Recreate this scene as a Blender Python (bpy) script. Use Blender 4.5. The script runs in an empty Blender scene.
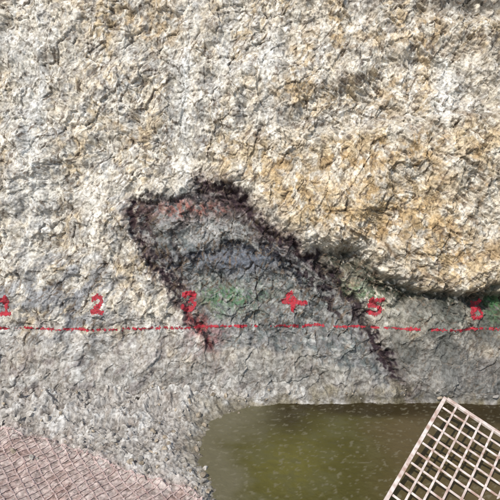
import bpy, math, numpy as np
from mathutils import Vector, Matrix
rng=np.random.RandomState(7)
sc=bpy.context.scene
# ---------------- camera frame ----------------
TH=math.radians(15); D=6.0; M=5.43/500
NV=np.array([0,-math.cos(TH),math.sin(TH)]); UP=np.array([0,math.sin(TH),math.cos(TH)])
VT=1.66
C=UP*VT
CAM=C+NV*D
def project(P):
    d=P-CAM
    dep=-(d@NV)
    dep=np.maximum(dep,0.05)
    return 250+d[...,0]/dep*D/M, 250-(d@UP)/dep*D/M
def unproj(px,py,dep):
    return CAM-NV*dep+np.array([1,0,0])*((px-250)*M*dep/D)+UP*((250-py)*M*dep/D)
# ---------------- noise ----------------
def perlin(x,y,seed):
    r=np.random.RandomState(seed); perm=r.permutation(256); ang=r.rand(256)*2*np.pi
    gx=np.cos(ang);gy=np.sin(ang)
    xi=np.floor(x).astype(np.int64); yi=np.floor(y).astype(np.int64); xf=x-xi; yf=y-yi
    def g(ix,iy,fx,fy):
        h=perm[(perm[ix&255]+iy)&255]
        return gx[h]*fx+gy[h]*fy
    u=xf*xf*xf*(xf*(xf*6-15)+10); v=yf*yf*yf*(yf*(yf*6-15)+10)
    a=g(xi,yi,xf,yf);b=g(xi+1,yi,xf-1,yf);c=g(xi,yi+1,xf,yf-1);d=g(xi+1,yi+1,xf-1,yf-1)
    return ((a+(b-a)*u)*(1-v)+(c+(d-c)*u)*v)*1.5
def fbm(x,y,seed,o=4,gain=.5):
    s=0;a=1;t=0
    for i in range(o):
        s=s+a*perlin(x*2**i+13.7*i,y*2**i-7.1*i,seed+i*17); t+=a; a*=gain
    return s/t
def ridged(x,y,seed,o=3):
    s=0;a=1;t=0
    for i in range(o):
        s=s+a*(1-np.abs(perlin(x*2**i+3.7*i,y*2**i,seed+i*31))*2); t+=a;a*=.55
    return s/t
def worley(x,y,seed):
    r=np.random.RandomState(seed); perm=r.permutation(256); jx=r.rand(256);jy=r.rand(256);sx=r.randn(256);sy=r.randn(256);hh=r.rand(256)
    xi=np.floor(x).astype(np.int64); yi=np.floor(y).astype(np.int64)
    f1=np.full(x.shape,9.);f2=np.full(x.shape,9.);pl=np.zeros(x.shape);idv=np.zeros(x.shape)
    for dx in(-1,0,1):
        for dy in(-1,0,1):
            h=perm[(perm[(xi+dx)&255]+yi+dy)&255]
            ax=x-(xi+dx+jx[h]); ay=y-(yi+dy+jy[h]); d=np.sqrt(ax*ax+ay*ay)
            m=d<f1
            f2=np.where(m,f1,np.minimum(f2,d)); f1=np.where(m,d,f1)
            pl=np.where(m,hh[h]+.55*(sx[h]*ax+sy[h]*ay),pl); idv=np.where(m,hh[h],idv)
    return f1,f2,pl,idv
def ss(a,b,x):
    t=np.clip((x-a)/(b-a),0,1); return t*t*(3-2*t)
def pdist(X,Y,pts):
    d=np.full(X.shape,1e9)
    for (x0,y0),(x1,y1) in zip(pts[:-1],pts[1:]):
        dx=x1-x0;dy=y1-y0;L=dx*dx+dy*dy
        t=np.clip(((X-x0)*dx+(Y-y0)*dy)/L,0,1)
        d=np.minimum(d,np.hypot(X-x0-t*dx,Y-y0-t*dy))
    return d
def inside(X,Y,poly):
    r=np.zeros(X.shape,bool); n=len(poly)
    for i in range(n):
        x0,y0=poly[i];x1,y1=poly[(i+1)%n]
        if y0==y1: continue
        c=((y0>Y)!=(y1>Y))&(X<(x1-x0)*(Y-y0)/(y1-y0)+x0)
        r^=c
    return r
def sdf(X,Y,poly):
    d=pdist(X,Y,poly+[poly[0]])
    return np.where(inside(X,Y,poly),-d,d)
def blob(X,Y,cx,cy,rx,ry,a=0):
    a=math.radians(a);dx=X-cx;dy=Y-cy
    u=dx*math.cos(a)+dy*math.sin(a);v=-dx*math.sin(a)+dy*math.cos(a)
    return np.exp(-(u/rx)**2-(v/ry)**2)
# ---------------- grid ----------------
def axis(lo,hi,step,far_lo,far_hi):
    core=list(np.arange(lo,hi,step))
    s=step;x=core[-1];up=[]
    while x<far_hi: s*=1.15; x+=s; up.append(x)
    s=step;x=core[0];dn=[]
    while x>far_lo: s*=1.15; x-=s; dn.append(x)
    return np.array(dn[::-1]+core+up)
U=axis(-2.95,2.95,.0066,-150,150)
T=axis(-1.7,4.5,.0066,-150,260)
G_u,G_t=np.meshgrid(U,T)
tt=np.concatenate([np.linspace(-160,-3,200)[:-1],np.linspace(-3,9,4000),np.linspace(9,280,300)[1:]])
WA=math.pi/2-TH
ang=WA*ss(-.12,.12,tt)*(1-ss(5.2,7.2,tt))+0.03*ss(7,8,tt)
dt=np.diff(tt,prepend=tt[0])
py_=np.cumsum(np.cos(ang)*dt);pz_=np.cumsum(np.sin(ang)*dt)
py_-=np.interp(0,tt,py_);pz_-=np.interp(0,tt,pz_)
By=np.interp(T,tt,py_);Bz=np.interp(T,tt,pz_);Ba=np.interp(T,tt,ang)
P0=np.stack([G_u,np.repeat(By[:,None],len(U),1),np.repeat(Bz[:,None],len(U),1)],-1)
Nn=np.stack([0*G_u,np.repeat(-np.sin(Ba)[:,None],len(U),1),np.repeat(np.cos(Ba)[:,None],len(U),1)],-1)
PX,PY=project(P0)
far=1-ss(4,9,np.abs(G_u)); far*=1-ss(6,12,np.abs(G_t))
X=G_u;Y=G_t
wallm=ss(-.1,.15,Y)
w1=fbm(X*1.3,Y*1.3,5,4); w2=fbm(X*1.3+40,Y*1.3,6,4)
f1w=fbm(X*6,Y*6,7,3); f2w=fbm(X*6+9,Y*6,8,3)
QX=PX+w1*26+f1w*9; QY=PY+w2*22+f2w*9
RX=PX+w1*7+f1w*11; RY=PY+w2*7+f2w*11
ochre_poly=[(205,150),(260,135),(330,130),(420,120),(520,110),(560,296),(500,291),(440,290),(400,280),(375,262),(345,250),(310,243),(285,225),(262,208),(240,190),(215,178)]
s_o=sdf(RX,RY,ochre_poly)
lens_poly=[(135,198),(160,190),(215,188),(255,215),(290,245),(330,270),(360,310),(385,350),(405,395),(360,370),(290,352),(212,345),(180,305),(150,262)]
s_l=sdf(RX,RY,lens_poly)
# ---------------- displacement ----------------
wx=X+.045*f1w+.12*w1; wy=Y+.045*f2w+.12*w2
a1,b1,pl1,id1=worley((wx*.9+wy*.35)*3.6,(wy*.9-wx*.35)*2.6,11)
a2,b2,pl2,id2=worley((wx+.4*wy)*11,(wy-.4*wx)*7,12)
a3,b3,pl3,id3=worley((wx-.3*wy)*26,(wy+.3*wx)*18,13)
a4,b4,pl4,id4=worley((wx*.8-wy*.5)*6.5,(wy*.8+wx*.5)*5,14)
rd2=ridged(wx*5+Y*3,wy*12+wx*9,27,4)
fine=fbm(X*34,Y*34,33,3,.6)
mid=fbm(X*14,Y*14,35,3,.6)
n1=fbm(X*2.2,Y*1.6,51,4);n2=fbm(X*4+5,Y*3,52,4);n3=fbm(X*9,Y*9,53,4,.6);n4=fbm(X*20+Y*7,Y*14,54,3,.6);n5=fbm(X*5-Y*3,Y*4,55,5,.6)
crk1=(1-ss(0,.05,b1-a1))*ss(.0,.25,n2)
crk4=(1-ss(0,.06,b4-a4))*ss(.0,.25,n1+.4*n3)
h=.10*w1*2+.06*fbm(X*3,Y*3,41,3)
h+=.026*pl1+.030*fbm(X*5,Y*4,42,3)+.027*pl4+.021*pl2+.010*pl3
h+=-.011*(1-ss(0,.10,b2-a2))*ss(-.1,.2,n3)-.018*crk1-.015*crk4
rightm=ss(190,400,PX+w2*100)*ss(340,290,PY)
h+=.036*rd2*rightm+.012*rd2+.012*mid+.006*fine
lower=ss(312,356,QY+40*n2+18*n3)
h=h*(1-.35*lower*wallm)
h+=.13*ss(8,-10,s_o)*(1+.7*ss(330,480,PX))
h+=-.10*ss(6,-14,s_l)
h+=.06*blob(RX,RY,235,264,42,12,-6)-.04*blob(RX,RY,240,246,45,7,-6)
L_top2=[(203,184),(225,190),(245,208),(268,230),(300,250),(330,272),(352,300),(368,328),(386,360),(408,398)]
L_arch=[(134,204),(150,197),(175,201),(205,196),(240,206)]
L_left=[(134,204),(140,228),(154,262),(172,290),(192,315),(211,343)]
L_left2=[(146,206),(158,240),(172,275)]
L_band=[(330,258),(360,272),(400,292),(450,298),(510,298)]
L_in=[(172,268),(200,253),(235,243),(262,250),(284,262),(300,280)]
L_in2=[(172,300),(182,262),(176,228),(200,210),(240,215),(262,238)]
L_par=[(262,245),(290,262),(318,285),(340,318)]
d_top=pdist(RX,RY,L_top2);d_left=pdist(RX,RY,L_left);d_band=pdist(RX,RY,L_band);d_in=pdist(RX,RY,L_in);d_in2=pdist(RX,RY,L_in2);d_arch=pdist(RX,RY,L_arch);d_left2=pdist(RX,RY,L_left2);d_par=pdist(RX,RY,L_par)
thin=1-.5*ss(290,350,RY)
h-=.065*np.exp(-(d_top/5)**2)+.045*np.exp(-(d_left/4)**2)+.10*np.exp(-(d_band/11)**2)+.035*np.exp(-(d_in/4)**2)+.025*np.exp(-(d_arch/5)**2)+.02*np.exp(-(d_in2/3)**2)+.025*np.exp(-(d_par/3)**2)
h-=.14*blob(PX,PY,475,5,45,18)
# floor
pool_poly=[(212,434),(240,421),(270,412),(300,407),(350,403),(400,402),(440,404),(520,408),(900,430),(900,900),(330,800),(262,600),(236,520),(226,480),(214,450)]
s_p=sdf(PX+w1*14+f1w*9,PY+w2*6+f2w*4,pool_poly)
pink_poly=[(-60,436),(0,438),(40,444),(80,458),(115,474),(150,488),(190,497),(210,520),(180,620),(-60,640)]
s_k=sdf(PX+w1*6,PY+w2*5,pink_poly)
rough=1-.75*ss(4,-8,s_k)
rough2=rough*(1-.7*ss(30,0,s_p))
floorh=.06+(.03*w1+.024*mid+.014*fine+.024*np.clip(pl2,-.5,1.5)+.010*pl3)*rough2+.05*fbm(X*2,Y*2,44,3)
floorh+=(.16+.25*n2)*np.exp(-((Y+.02)/.36)**2)*ss(330,200,PX)
floorh=floorh*ss(-2,40,s_p)-.10*ss(4,-30,s_p)+.004*ss(-10,4,s_p)+(.009*mid+.008*n3)*rough
H=h*wallm+floorh*(1-wallm)
H=H*far + (1-far)*.5*w1*2
P=P0+Nn*H[...,None]
# ---------------- colour ----------------
def col(*c): return np.array(c,float)
A=np.zeros(P.shape)+col(.56,.505,.41)
def mix(c,m):
    global A
    m=np.clip(m,0,1)[...,None]; A=A*(1-m)+np.array(c,float)*m
s1=fbm((wx*.8+wy*.6)*9,(wy*.8-wx*.6)*26,61,4,.55); s2=fbm((wx*.85-wy*.5)*27,(wy*.85+wx*.5)*9,62,4,.55)
n6=fbm(X*7,Y*5,58,4,.6); n7=fbm(X*6-20,Y*4,66,4,.6)
mix((.41,.375,.31),ss(.0,.3,n2))
mix((.54,.42,.25),.65*ss(-.08,.25,n1+.4*n3))
mix((.34,.34,.33),.7*ss(.03,.28,n7)*(1-.7*ss(230,330,PX)))
mix((.29,.265,.235),.75*ss(.06,.28,n5))
mix((.68,.65,.585),.8*ss(.06,.24,s1*.9+.4*n2))
for cx,cy,rx,ry,ag,k in [(186,95,8,95,3,1),(270,70,8,70,0,.8),(442,90,11,95,6,1),(360,60,8,60,-4,.7),(40,150,14,100,2,.8),(95,200,12,70,8,.4),(135,90,26,40,0,.4),(18,60,22,60,0,.5),(225,60,8,60,0,.5),(320,60,6,60,0,.6),(410,70,6,60,3,.6)]:
    mix((.68,.68,.645),k*blob(QX*.3+PX*.7,PY,cx,cy,rx,ry,ag)*ss(-.38,.08,n3+.2))
for cx,cy,rx,ry,ag,k in [(170,110,7,70,3,.7),(205,100,6,60,3,.6),(60,160,8,80,2,.6),(22,180,8,80,2,.5),(455,100,6,60,6,.6),(285,60,6,50,0,.5)]:
    mix((.28,.285,.28),k*blob(QX*.35+PX*.65,PY,cx,cy,rx,ry,ag)*ss(-.2,.2,n3+.1))
mo=ss(6,-22,s_o+14*n3)
mix((.54,.43,.27),mo*(.5+.9*n1+.6*n3))
mix((.43,.285,.13),mo*ss(.05,.35,n5+.3*n3)*.65)
for cx,cy,rx,ry,ag in [(285,178,34,24,20),(400,150,50,14,10),(345,30,50,20,0),(150,28,50,16,0),(430,40,40,26,0),(415,215,60,30,25),(330,215,50,16,25),(125,125,12,10,0),(420,240,50,20,30),(300,95,40,16,10),(390,100,30,20,0)]:
    mix((.47,.33,.165),.62*blob(QX,QY,cx,cy,rx,ry,ag)*ss(-.15,.25,n3+.1))
mix((.66,.62,.53),.7*blob(QX,QY,475,200,35,40)*ss(-.2,.2,n3))
mix((.69,.655,.57),.72*ss(.07,.25,n6))
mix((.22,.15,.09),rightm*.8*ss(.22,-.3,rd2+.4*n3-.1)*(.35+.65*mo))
# lower band grey
mix((.36,.34,.31),lower*.86)
mix((.53,.52,.485),lower*ss(-.02,.28,n2+.5*n3)*.7*ss(400,280,QX))
mix((.22,.19,.18),lower*ss(.03,.28,-n5)*.7)
mix((.21,.22,.235),.75*ss(-.05,.2,n5+.1)*ss(235,290,QY)*(1-lower)*ss(160,90,PX))
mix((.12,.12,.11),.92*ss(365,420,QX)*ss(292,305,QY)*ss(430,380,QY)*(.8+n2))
mix((.20,.195,.15),.65*blob(QX,QY,330,345,90,40)*(.7+n3))
mix((.26,.255,.24),.5*blob(QX,QY,260,380,150,16)*(.7+n3))
# lens
ml=ss(3,-6,s_l)
mix((.20,.20,.195),ml*.93)
mix((.11,.13,.125),ml*ss(-.08,.16,n3)*.8)
mix((.39,.385,.35),ml*ss(.05,.25,fbm(X*8,Y*14+X*5,59,4,.6))*.65)
mix((.40,.39,.37),ml*.85*blob(RX,RY,212,228,26,9,10)*ss(-.2,.1,n4+.1))
mix((.34,.12,.09),ml*.8*blob(RX,RY,190,208,50,8,0)*ss(-.15,.2,n4+.08))
mix((.11,.125,.16),ml*.85*blob(RX,RY,235,260,52,15))
mix((.07,.17,.075),.85*blob(RX,RY,225,300,42,12)*ss(-.15,.15,n4+.07))
mix((.30,.29,.28),ml*.6*blob(RX,RY,250,325,60,14)*ss(-.2,.2,n4))
vw=np.clip(1+2.2*n2,.45,1.7)
halo=np.exp(-(d_top/10)**2)
mix((.13,.085,.085),.8*halo*ss(-.25,.12,n3+.1)*thin)
ink=(.03,.018,.023)
mix(ink,.97*ss(6.5*thin*vw+2,1.8*thin,d_top+11*n4))
mix(ink,.75*ss(4.5*vw,.8,d_arch+12*n4))
mix((.15,.09,.085),.75*np.exp(-(d_left/9)**2)*ss(-.25,.12,n3))
mix(ink,.95*ss(4.8*vw,1.2,d_left+10*n4))
mix(ink,.8*ss(3.4*vw,.6,d_left2+11*n4)); mix(ink,.9*ss(3.8*vw,.8,d_par+10*n4))
mix((.06,.032,.032),.85*blob(RX,RY,148,213,18,15,0)*ss(-.12,.12,n3+.08))
mix((.05,.03,.035),.6*blob(RX,RY,225,200,30,8,20)*ss(-.12,.12,n3+.04))
mix((.30,.06,.06),.75*blob(RX,RY,200,325,12,24,-30)*ss(-.15,.2,n4+.1))
mix((.03,.032,.04),.95*ss(5.2*vw,1.2,d_in+10*n4))
mix((.06,.045,.042),.75*ss(3.8*vw,.6,d_in2+11*n4))
mix((.03,.034,.024),.98*np.exp(-(d_band/11)**2)*ss(-.5,.05,n4+.1))  # shadow beneath the ochre overhang, painted into the rock colour
mix((.06,.16,.06),.9*blob(RX,RY,496,306,9,16)*ss(-.25,.1,n4+.15))
mix((.07,.15,.065),.8*blob(RX,RY,364,291,22,8,20)*ss(-.2,.12,n4+.12))
mix((.10,.11,.09),.65*blob(RX,RY,430,318,70,12)*(.7+n3))  # lower, fainter part of the overhang shadow, also painted in
mix((.04,.035,.028),.92*blob(PX,PY,475,3,48,14)*ss(-.3,.1,n3+.1))
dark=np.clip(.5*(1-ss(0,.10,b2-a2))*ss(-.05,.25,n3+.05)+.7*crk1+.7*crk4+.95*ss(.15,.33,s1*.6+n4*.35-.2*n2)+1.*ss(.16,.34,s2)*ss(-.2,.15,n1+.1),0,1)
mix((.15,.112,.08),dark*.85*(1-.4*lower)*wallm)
A*=(1+.28*(id2-.5)+.18*(id3-.5)+.20*(id4-.5)+.22*fine)[...,None]
fl=(1-ss(-.12,.16,Y+.10*w1+.5*n2+.25*n3))
fl=np.maximum(fl,(Y<-.35)*1.)
Af=np.zeros(P.shape)+col(.36,.335,.30)
def fm(c,m):
    global Af
    m=np.clip(m,0,1)[...,None]; Af=Af*(1-m)+np.array(c,float)*m
fm((.52,.505,.47),ss(0,.3,n2+.3*n3)*.8)
fm((.22,.185,.155),ss(.08,.33,n5+.3*n4)*.75)
fm((.48,.375,.33),ss(14,-14,s_k+10*n3)*.75)
fm((.30,.18,.15),ss(6,-8,s_k)*.5*ss(0,.3,n5))
fm((.19,.165,.11),ss(44,4,s_p+10*n3)*.85)
fm((.11,.093,.05),ss(10,-4,s_p)*.9)
Af*=(1+.3*(id2-.5)+.3*(id3-.5)+.35*fine)[...,None]
A=A*(1-fl[...,None])+Af*fl[...,None]
wet=ss(14,3,s_p)*ss(-.02,.10,Y)*ss(.42,.10,Y+.2*n3)
A=A*(1-.5*np.clip(wet,0,1))[...,None]
A=np.clip(A,.012,.8)
# ---------------- mesh helpers ----------------
nr,nc=P.shape[:2]
def mesh_np(name,v,q,mat,cc=None,smooth=True,cname='stone_tint'):
    me=bpy.data.meshes.new(name)
    me.vertices.add(len(v)); me.vertices.foreach_set('co',np.ascontiguousarray(v,dtype=np.float32).ravel())
    me.loops.add(q.size); me.loops.foreach_set('vertex_index',q.astype(np.int32).ravel())
    me.polygons.add(len(q)); me.polygons.foreach_set('loop_start',(np.arange(len(q))*q.shape[1]).astype(np.int32))
    me.update(calc_edges=True)
    me.polygons.foreach_set('use_smooth',np.full(len(q),smooth))
    if cc is not None:
        at=me.color_attributes.new(cname,'FLOAT_COLOR','POINT')
        at.data.foreach_set('color',np.concatenate([cc,np.ones((len(cc),1))],1).astype(np.float32).ravel())
    me.materials.append(mat)
    o=bpy.data.objects.new(name,me); sc.collection.objects.link(o); return o
def grid_obj(name,r0,r1,mat):
    sub=P[r0:r1+1].reshape(-1,3); cc=A[r0:r1+1].reshape(-1,3); R=r1-r0+1
    i=np.arange((R-1)*nc).reshape(R-1,nc)[:,:-1].ravel()
    q=np.stack([i,i+1,i+nc+1,i+nc],1)
    return mesh_np(name,sub,q,mat,cc)
def patch_obj(name,mask_face,mat,off):
    ids=np.argwhere(mask_face)
    r=ids[:,0];c=ids[:,1]
    q=np.stack([r*nc+c,r*nc+c+1,(r+1)*nc+c+1,(r+1)*nc+c],1)
    un,inv=np.unique(q,return_inverse=True)
    v=P.reshape(-1,3)[un]+Nn.reshape(-1,3)[un]*off
    return mesh_np(name,v,inv.reshape(-1,4),mat)
# ---------------- materials ----------------
def newmat(name):
    m=bpy.data.materials.new(name); m.use_nodes=True
    nt=m.node_tree; return m,nt,nt.nodes['Principled BSDF']
def stone_mat():
    m,nt,b=newmat('weathered_rock'); N=nt.nodes;L=nt.links
    at=N.new('ShaderNodeAttribute');at.attribute_name='stone_tint'
    tc=N.new('ShaderNodeTexCoord')
    nz=N.new('ShaderNodeTexNoise');nz.inputs['Scale'].default_value=24;nz.inputs['Detail'].default_value=3;nz.inputs['Roughness'].default_value=.66
    L.new(tc.outputs['Object'],nz.inputs['Vector'])
    rp=N.new('ShaderNodeValToRGB');rp.color_ramp.elements[0].position=.36;rp.color_ramp.elements[0].color=(.58,.56,.54,1)
    rp.color_ramp.elements[1].position=.60;rp.color_ramp.elements[1].color=(1.16,1.16,1.16,1)
    L.new(nz.outputs['Fac'],rp.inputs['Fac'])
    mx=N.new('ShaderNodeMix');mx.data_type='RGBA';mx.blend_type='MULTIPLY';mx.inputs[0].default_value=1
    L.new(at.outputs['Color'],mx.inputs[6]);L.new(rp.outputs['Color'],mx.inputs[7])
    L.new(mx.outputs[2],b.inputs['Base Color'])
    b.inputs['Roughness'].default_value=.9;b.inputs['Specular IOR Level'].default_value=.2
    bp=N.new('ShaderNodeBump');bp.inputs['Strength'].default_value=.35;bp.inputs['Distance'].default_value=.007
    L.new(nz.outputs['Fac'],bp.inputs['Height']);L.new(bp.outputs['Normal'],b.inputs['Normal'])
    return m
rock=stone_mat()
def paint_mat(name,c,c2,rough=.6,scale=30):
    m,nt,b=newmat(name);N=nt.nodes;L=nt.links
    tc=N.new('ShaderNodeTexCoord');nz=N.new('ShaderNodeTexNoise');nz.inputs['Scale'].default_value=scale;nz.inputs['Detail'].default_value=4
    L.new(tc.outputs['Object'],nz.inputs['Vector'])
    rp=N.new('ShaderNodeValToRGB');rp.color_ramp.elements[0].position=.38;rp.color_ramp.elements[0].color=(*c,1);rp.color_ramp.elements[1].position=.66;rp.color_ramp.elements[1].color=(*c2,1)
    L.new(nz.outputs['Fac'],rp.inputs['Fac']);L.new(rp.outputs['Color'],b.inputs['Base Color']);b.inputs['Roughness'].default_value=rough
    return m
red=paint_mat('red_spray_paint',(.44,.018,.035),(.23,.04,.045),.8)
rsplit=int(np.argmin(abs(T)))
grid_obj('ground',0,rsplit,rock)
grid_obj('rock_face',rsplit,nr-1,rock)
# ---------------- painted survey marks ----------------
FX=(PX[:-1,:-1]+PX[1:,1:])/2;FY=(PY[:-1,:-1]+PY[1:,1:])/2
fn=n4[:-1,:-1]; ff=fine[:-1,:-1]
def arc(cx,cy,rx,ry,a0,a1,n=9):
    return [(cx+rx*math.cos(math.radians(a0+(a1-a0)*i/n)),cy+ry*math.sin(math.radians(a0+(a1-a0)*i/n))) for i in range(n+1)]
digits={
 '1':[[(-3,-5),(1,-8),(0,8)],[(-4,8),(4,8)]],
 '2':[arc(0,-3.5,4.5,4.5,190,380)+[(-5,7),(5,7)]],
 '3':[arc(0,-4.5,5,4,200,440),arc(0,3.5,5.5,4.5,-80,160)],
 '4':[[(1,-8),(-7,1),(15,1)],[(3,-4),(2,8)]],
 '5':[[(8,-7),(-3,-7),(-4,-1)]+arc(0,3,6,4.5,-120,140)],
 '6':[[(5,-8),(-2,-5),(-5,1)]+arc(0,4,5.5,4.5,-170,190)]}
for dg,cx,cy in [('1',8,305),('2',99,304),('3',188,302),('4',291,302),('5',375,307),('6',476,309)]:
    d=np.full(FX.shape,1e9)
    for st in digits[dg]:
        d=np.minimum(d,pdist(FX,FY,[(cx+x,cy+y) for x,y in st]))
    near=(np.abs(FX-cx)<25)&(np.abs(FY-cy)<22)
    patch_obj('painted_number',near&(d<2.1+2.3*fn+2.2*ff),red,.004)
ly=327.5+1.2*np.sin(FX/60)
core=(FX>-25)&(FX<525)&(np.abs(FY-ly)<.9+2.2*fn+2.0*ff)
gap=fbm(X*3.3,Y*.5,71,3)[:-1,:-1]
patch_obj('painted_survey_line',core&(gap>-.28),red,.004)
# ---------------- netting lying on the spoil ----------------
gx=X[:-1,:-1]+.035*w1[:-1,:-1]+.012*f1w[:-1,:-1];gy=Y[:-1,:-1]+.035*w2[:-1,:-1]+.012*f2w[:-1,:-1]
pa=(gx*.8+gy*.6)/.088; pb=(gx*.8-gy*.75)/.088
st=(np.abs(pa-np.round(pa))<.07)|(np.abs(pb-np.round(pb))<.07)
sk=s_k[:-1,:-1]
net=paint_mat('faded_pink_plastic_net',(.54,.43,.385),(.36,.24,.21),.6)
patch_obj('plastic_netting',(st&(sk<0)&(FX>-55)&(FY<630)|((np.abs(sk)<.6)&(FX<205)&(FX>-55)&(FY<560)))&(np.abs(gy)<1.7)&(gy<.3),net,.010)
# ---------------- pool ----------------
m,nt,b=newmat('murky_water');N=nt.nodes;L=nt.links
at=N.new('ShaderNodeAttribute');at.attribute_name='silt'
tc=N.new('ShaderNodeTexCoord')
L.new(at.outputs['Color'],b.inputs['Base Color'])
b.inputs['Roughness'].default_value=.16;b.inputs['IOR'].default_value=1.33
bp=N.new('ShaderNodeBump');bp.inputs['Strength'].default_value=.5;bp.inputs['Distance'].default_value=.02
n2_=N.new('ShaderNodeTexNoise');n2_.inputs['Scale'].default_value=15;n2_.inputs['Detail'].default_value=3
L.new(tc.outputs['Object'],n2_.inputs['Vector']);L.new(n2_.outputs['Fac'],bp.inputs['Height']);L.new(bp.outputs['Normal'],b.inputs['Normal'])
xs=np.linspace(-.9,6,460);ys=np.linspace(-4.2,.25,300);gxx,gyy=np.meshgrid(xs,ys);nx=len(xs)
v=np.stack([gxx,gyy,0*gxx],-1)
qx,qy=project(v)
wn=fbm(gxx*1.1,gyy*1.6,81,4);wn2=fbm(gxx*4,gyy*6,82,4,.6);wn3=fbm(gxx*16,gyy*20,83,3,.6)
sp=sdf(qx+wn*14,qy+wn*6,pool_poly)
Wc=np.zeros(v.shape)+col(.070,.062,.018)
def wm(c,m_):
    global Wc
    m_=np.clip(m_,0,1)[...,None];Wc=Wc*(1-m_)+np.array(c,float)*m_
wm((.125,.112,.030),.9*blob(qx,qy,290,462,50,34,-15)*(1+wn+wn2))
wm((.095,.088,.035),.7*ss(-.05,.25,wn2+.3*wn))
wm((.11,.08,.04),.8*ss(345,420,qx+wn*30))
wm((.030,.021,.008),.9*ss(-26,-4,sp-wn*14+wn2*8)*ss(240,290,qx))
wm((.14,.125,.075),.9*ss(-40,2,sp+wn2*16)*ss(290,235,qx))
wm((.20,.18,.12),.5*ss(.22,.36,wn3))
i=np.arange((len(ys)-1)*nx).reshape(len(ys)-1,nx)[:,:-1].ravel();q=np.stack([i,i+1,i+nx+1,i+nx],1)
mesh_np('muddy_pool',v.reshape(-1,3),q,m,Wc.reshape(-1,3),True,'silt')
# ---------------- rubble ----------------
import bmesh
bm=bmesh.new();bmesh.ops.create_icosphere(bm,subdivisions=2,radius=1)
sv=np.array([v.co[:] for v in bm.verts]);sf=np.array([[v.index for v in f.verts] for f in bm.faces]);bm.free()
vs=[];fs=[];cs=[];k=0
r0=int(np.argmin(abs(T+1.65)));r1=int(np.argmin(abs(T-.16)))
c0=int(np.argmin(abs(U+2.9)));c1=int(np.argmin(abs(U-2.9)))
for _ in range(1900):
    r=rng.randint(r0,r1);c=rng.randint(c0,c1)
    if s_p[r,c]<4 and (rng.rand()<.97 or T[r]<-.2): continue
    if s_p[r,c]<22 and rng.rand()<.6: continue
    if s_k[r,c]<3 and rng.rand()<.93: continue
    s=.009+.034*rng.rand()**3.2
    Q=np.linalg.qr(rng.randn(3,3))[0]
    d=sv.copy()
    for _k in range(7):
        n=rng.randn(3);n/=np.linalg.norm(n);cut=.45+.4*rng.rand();e=np.maximum(d@n-cut,0);d=d-e[:,None]*n
    d=d*np.array([1,.8,.6])*(1+.06*rng.randn(3));d=(d@Q)*s
    vs.append(d+P[r,c]+Nn[r,c]*s*.25);fs.append(sf+k);k+=len(sv)
    t=np.array([.42,.39,.345])*(.6+.65*rng.rand())*(np.array([1,.9,.76])if rng.rand()<.25 else 1)
    cs.append(np.tile(t,(len(sv),1)))
mesh_np('rubble',np.concatenate(vs),np.concatenate(fs),rock,np.concatenate(cs),False)
# ---------------- steel mesh panel ----------------
pan=paint_mat('pale_weathered_steel',(.72,.64,.58),(.42,.28,.22),.55,14)
A0=unproj(445,398,5.25);B0=unproj(386,500,4.40)
ab=B0-A0
best=min(np.linspace(3.8,6.2,400),key=lambda dp:abs((unproj(500,434,dp)-A0)@ab))
C0=unproj(500,434,best)
ea=ab/np.linalg.norm(ab);eb=(C0-A0);eb-=ea*(eb@ea);eb/=np.linalg.norm(eb);en=np.cross(ea,eb)
if en[2]<0: en=-en
bars=[]
def bar(p,qp,w,t,off=0):
    d=qp-p;d=d/np.linalg.norm(d);s=np.cross(d,en)
    c=[]
    for base in(p,qp):
        for sx,sy in((-1,-1),(1,-1),(1,1),(-1,1)):
            c.append(base+s*sx*w/2+en*(off+sy*t/2))
    bars.append(c)
LA=1.62;LB=1.35;cell=.121
na=int(LA/cell);nb=int(LB/cell)
jit=lambda a:a*rng.uniform(-1,1)
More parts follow.
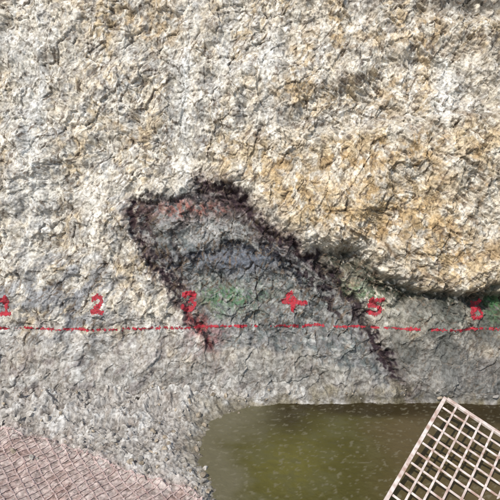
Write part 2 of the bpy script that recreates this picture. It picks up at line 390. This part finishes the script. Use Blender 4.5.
for i in range(1,na):
    p=A0+ea*i*cell; bar(p+eb*.022+ea*jit(.004),p+eb*(LB-.022)+ea*jit(.004),.019,.012,.0)
for j in range(1,nb+1):
    p=A0+eb*j*cell; bar(p+ea*.022+eb*jit(.004),p+ea*(na*cell-.022)+eb*jit(.004),.019,.012,.0135)
HH=na*cell
bar(A0,A0+ea*HH,.034,.034);bar(A0+eb*LB,A0+eb*LB+ea*HH,.034,.034)
bar(A0+eb*.018,A0+eb*(LB-.018),.034,.030);bar(A0+eb*.018+ea*HH,A0+eb*(LB-.018)+ea*HH,.034,.030)
V=np.array(bars).reshape(-1,3)
F=[]
for i in range(len(bars)):
    o=i*8
    F+=[[o,o+3,o+2,o+1],[o+4,o+5,o+6,o+7]]+[[o+a,o+(a+1)%4,o+4+(a+1)%4,o+4+a] for a in range(4)]
ob=mesh_np('steel_mesh_panel',V,np.array(F),pan,None,False)
bv=ob.modifiers.new('bevel','BEVEL');bv.width=.003;bv.segments=2
# ---------------- light ----------------
sd=Vector((-.38,-.68,.82)).normalized()
el=math.asin(sd.z);az=math.atan2(sd.x,sd.y)
w=bpy.data.worlds.new('World');sc.world=w;w.use_nodes=True
sk_=w.node_tree.nodes.new('ShaderNodeTexSky');sk_.sky_type='NISHITA';sk_.sun_disc=False;sk_.sun_elevation=el;sk_.sun_rotation=az
bg=w.node_tree.nodes['Background'];bg.inputs[1].default_value=.15
w.node_tree.links.new(sk_.outputs[0],bg.inputs[0])
sl=bpy.data.lights.new('sun','SUN');sl.energy=3.8;sl.angle=math.radians(.6);sl.color=(1,.955,.89)
so=bpy.data.objects.new('sun',sl);so.rotation_euler=sd.to_track_quat('Z','Y').to_euler();so.location=(-5,-5,9);sc.collection.objects.link(so)
cd=bpy.data.cameras.new('camera');cd.lens=36*D/5.43;cd.clip_end=1000;cd.clip_start=.05
co=bpy.data.objects.new('camera',cd);co.location=CAM.tolist()
co.rotation_euler=Vector(NV.tolist()).to_track_quat('Z','Y').to_euler();sc.collection.objects.link(co);sc.camera=co
sc.view_settings.view_transform='Standard';sc.view_settings.look='None';sc.view_settings.exposure=0
